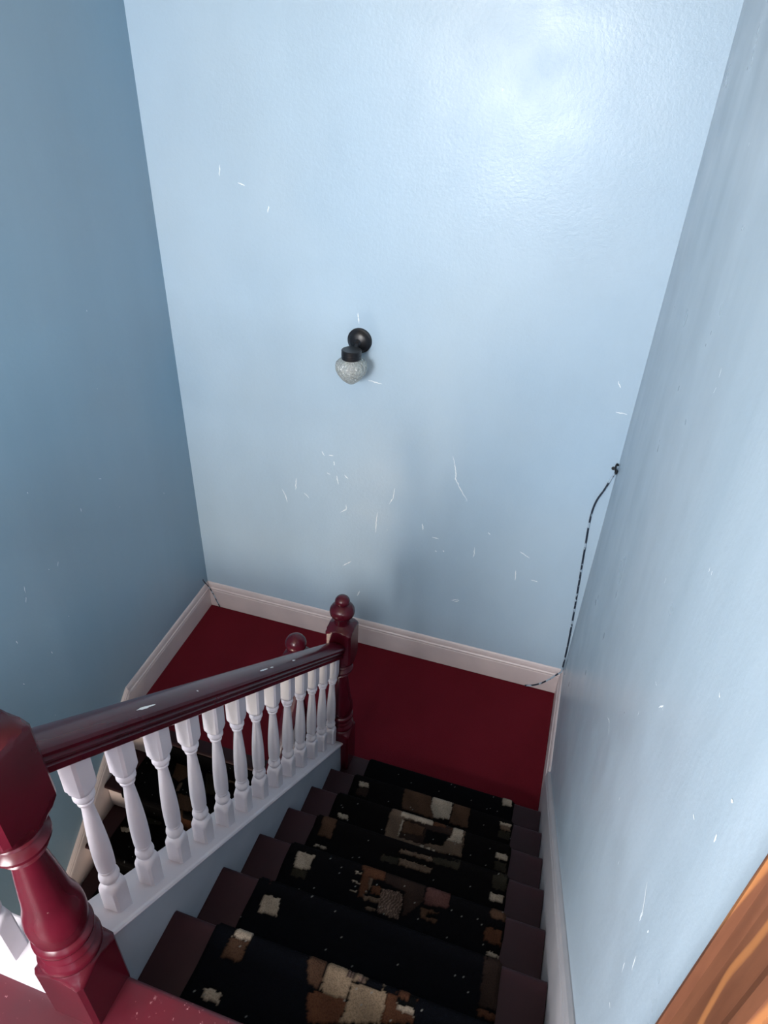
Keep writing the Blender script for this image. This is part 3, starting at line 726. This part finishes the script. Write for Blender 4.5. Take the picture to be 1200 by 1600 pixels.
rail2 = thing('stair_railing', 'railing of the lower flight behind the white balusters, its domed maroon newel on the landing', 'railing', (-1.30, -1.03, 0))
N2 = (-1.312, -1.045)
S2 = []
base_h = .30
for (z, h, r) in NS:
    if z < .98 - .02: S2.append((z * .92, h, r * .95 if h is None else r))
S2 = [(z, h, r) for z, h, r in S2 if z < .86]
zt2 = S2[-1][0]
S2 += [(.90, .060, .084), (.915, .060, .070), (.925, None, .052), (.935, None, .040)]
for i in range(9):
    a = -.9 + (PI / 2 + .9) * i / 8; S2.append((.985 + .050 * math.sin(a), None, max(.0008, .052 * math.cos(a))))
MB().turned(S2, 36, (N2[0], N2[1], 0)).build('newel_post', 'maroon', rail2, auto=35)
x2 = XR_LO + .018 - .04
zr2 = lambda y: .72 + SL * (y + 1.105)
MB().sweep(RAIL, [((N2[0] + .03, y, zr2(y)), (1, 0, 0), (0, 0, 1)) for y in (-1.105, -3.1)], smooth=True).build('handrail', 'maroon', rail2, auto=25)
for i in range(14):
    y = -1.20 - .125 * i
    put_baluster(bal0, N2[0] + .045, y, zc2(y) - .13, 0, rail2)
sync(rail2)

guard = thing('landing_guard_rail', 'white turned balusters of the upper floor guard rail left of the near newel', 'railing', (-1.8, -2.67, TOP))
MB().box(-2.36, NN[0] - .064, -2.735, -2.625, TOP - .24, TOP + .036).build('shoe_rail', 'white', guard, bevel=.006)
MB().sweep(RAIL, [((x, -2.68, TOP + .78), (0, 1, 0), (0, 0, 1)) for x in (-2.38, NN[0] - .050)], smooth=True).build('handrail', 'maroon', guard, auto=25)
balg = MB().turned(baluster_sections(.14, .16, .745), 24).mesh('baluster', ['white'], 30)
for i in range(9):
    put_baluster(balg, -1.290 - .12 * i, -2.692, TOP + .035, 0, guard)
sync(guard)

# ------------------------------------------------------------------ wall lamp
lamp = thing('wall_lamp', 'black wall lamp with a pressed glass acorn shade on the pale blue wall', 'lamp', (-1.372, 0, 2.115))
LX, LZ = -1.372, 2.118
bp = [(.064, 0), (.064, .010), (.0625, .014), (.059, .016), (.056, .018), (.050, .026), (.040, .032), (.028, .036), (.018, .038), (.012, .048)]
MB().lathe(bp, 48, (LX, 0, LZ), axis='y').build('back_plate', 'black', lamp, auto=35)
AY = -.128
MB().tube([(LX, -.04, LZ - .006), (LX, -.06, LZ - .018), (LX, -.085, LZ - .028), (LX, AY, LZ - .028)], .011, 12).build('arm', 'black', lamp)
capp = [(.004, .052), (.046, .052), (.050, .049), (.0505, .030), (.049, .029), (.0505, .027), (.0505, .008), (.049, .006), (.046, .002), (.040, 0)]
MB().lathe([(r, h - .0) for r, h in capp], 48, (LX, AY, 2.062)).build('cap', 'black', lamp, auto=35)
def acorn():
    mb = MB(); seg = 120; prof = [(.041, .010), (.044, .006), (.052, .000), (.066, -.008), (.0755, -.018), (.0780, -.028), (.0770, -.040)]
    for i in range(1, 40):
        t = i / 39; prof.append((.0770 * (1 - t ** 1.75) ** .80 + .002, -.040 - .094 * t))
    n = len(prof); vs = []; fs = []
    for j, (r, h) in enumerate(prof):
        for q in range(seg):
            a = 2 * PI * q / seg; rr = r
            if h < -.012:
                s = (-h) * 95; rr += .0030 * (abs(math.cos(a * 9 + s * .5)) + abs(math.cos(a * 9 - s * .5)) - 1) * min(1, r / .03)
            vs.append((LX + rr * math.cos(a), AY + rr * math.sin(a), 2.064 + h))
    for j in range(n - 1):
        for q in range(seg): fs.append((j * seg + q, j * seg + (q + 1) % seg, (j + 1) * seg + (q + 1) % seg, (j + 1) * seg + q))
    fs.append(tuple((n - 1) * seg + q for q in range(seg)))
    mb.add(vs, fs, 0, True)
    o = mb.build('lamp_shade', 'glass', lamp, auto=180)
    so = o.modifiers.new('wall', 'SOLIDIFY'); so.thickness = .003; so.offset = -1
    return o
acorn()
MB().lathe([(.012, 0), (.013, -.018), (.016, -.026), (.024, -.045), (.026, -.058), (.022, -.072), (.012, -.080), (.002, -.082)], 32, (LX, AY, 2.060)).build('bulb', 'white', lamp)
sync(lamp)

# ------------------------------------------------------------------ cables
def smooth_path(pts, n=6):
    P = [Vector(p) for p in pts]; out = []
    for i in range(len(P) - 1):
        p0, p1, p2, p3 = P[max(0, i - 1)], P[i], P[i + 1], P[min(len(P) - 1, i + 2)]
        for q in range(n):
            t = q / n
            out.append(.5 * ((2 * p1) + (p2 - p0) * t + (2 * p0 - 5 * p1 + 4 * p2 - p3) * t * t + (3 * p1 - p0 - 3 * p2 + p3) * t ** 3))
    out.append(P[-1]); return out
cb = [(-.002, -.010, 1.652), (-.018, -.010, 1.60), (-.036, -.009, 1.53), (-.060, -.007, 1.455), (-.069, -.007, 1.38), (-.067, -.006, 1.28), (-.060, -.006, 1.172), (-.051, -.006, 1.03), (-.042, -.006, .90), (-.031, -.006, .73),
      (-.021, -.006, .566), (-.014, -.006, .42), (-.011, -.008, .31), (-.010, -.012, .212), (-.016, -.023, .195), (-.036, -.024, .168), (-.070, -.024, .115), (-.114, -.024, .062), (-.16, -.024, .026), (-.207, -.024, .006)]
tag(MB().tube(smooth_path(cb), .005, 8).build('cable', 'cable'), 'thin dark paint-spattered cable hanging down the right corner of the blue wall', 'cable')
cl = [(xl(0) + .004, -.060, .262), (xl(0) + .014, -.050, .225), (xl(0) + .024, -.036, .19), (xl(0) + .045, -.024, .12), (xl(0) + .070, -.024, .05), (xl(0) + .088, -.024, .004)]
tag(MB().tube(smooth_path(cl), .0038, 8).build('cable', 'cable'), 'short dark cable crossing the white skirting in the left corner of the landing', 'cable')
hk = thing('cable_clip', 'small broken cable clip in the corner where the long cable leaves the wall', 'clip', (-.004, -.03, 1.65))
MB().tube(smooth_path([(-.003, -.006, 1.675), (-.010, -.012, 1.685), (-.014, -.022, 1.672), (-.010, -.036, 1.655), (-.006, -.052, 1.652), (-.004, -.060, 1.675)]), .0042, 8).build('hook', 'black', hk)
MB().lathe([(.010, 0), (.009, .003), (.005, .005)], 14, (-.020, -.0, 1.652), axis='y').build('plug', 'hole', hk)
sync(hk)

# ------------------------------------------------------------------ door beside the head of the stairs
door = thing('door_1', None, None, (0, -3.2, TOP)); door['kind'] = 'structure'; door['label'] = 'orange varnished wooden door and casing on the right'
cp = [(0, 0), (.026, 0), (.027, .006), (.024, .012), (.022, .016), (.019, .030), (.018, .075), (.021, .086), (.019, .100), (.015, .108), (0, .108)]
MB().sweep([(a, b) for a, b in cp], [((0, -2.695, z), (-1, 0, 0), (0, -1, 0)) for z in (TOP, DZ + .09)]).build('door_casing', 'wood', door)
MB().sweep([(a, b) for a, b in cp], [((0, DY1 - .105, z), (-1, 0, 0), (0, 1, 0)) for z in (TOP, DZ + .09)]).build('door_casing', 'wood', door)
MB().box(-.024, 0, DY1, DY0, DZ, DZ + .10).build('door_casing', 'wood', door, bevel=.004)
mb = MB().box(.03, .07, DY1 + .01, DY0 - .01, TOP + .008, DZ - .005)
mb.build('door_leaf', 'wood', door, bevel=.003)
MB().lathe([(.008, 0), (.008, .03), (.026, .038), (.028, .052), (.018, .062)], 24, (0, 0, 0)).build('door_handle', 'black', door).matrix_world = Matrix.Translation((.03, DY1 + .08, TOP + 1.0)) @ Matrix.Rotation(-PI / 2, 4, 'Y')
for ch in door.children:
    if ch.name.startswith('door_handle'):
        mw = ch.matrix_world.copy(); ch.matrix_parent_inverse = Matrix.Translation(door.location).inverted(); ch.matrix_basis = mw
    else: ch.matrix_parent_inverse = Matrix.Translation(door.location).inverted()
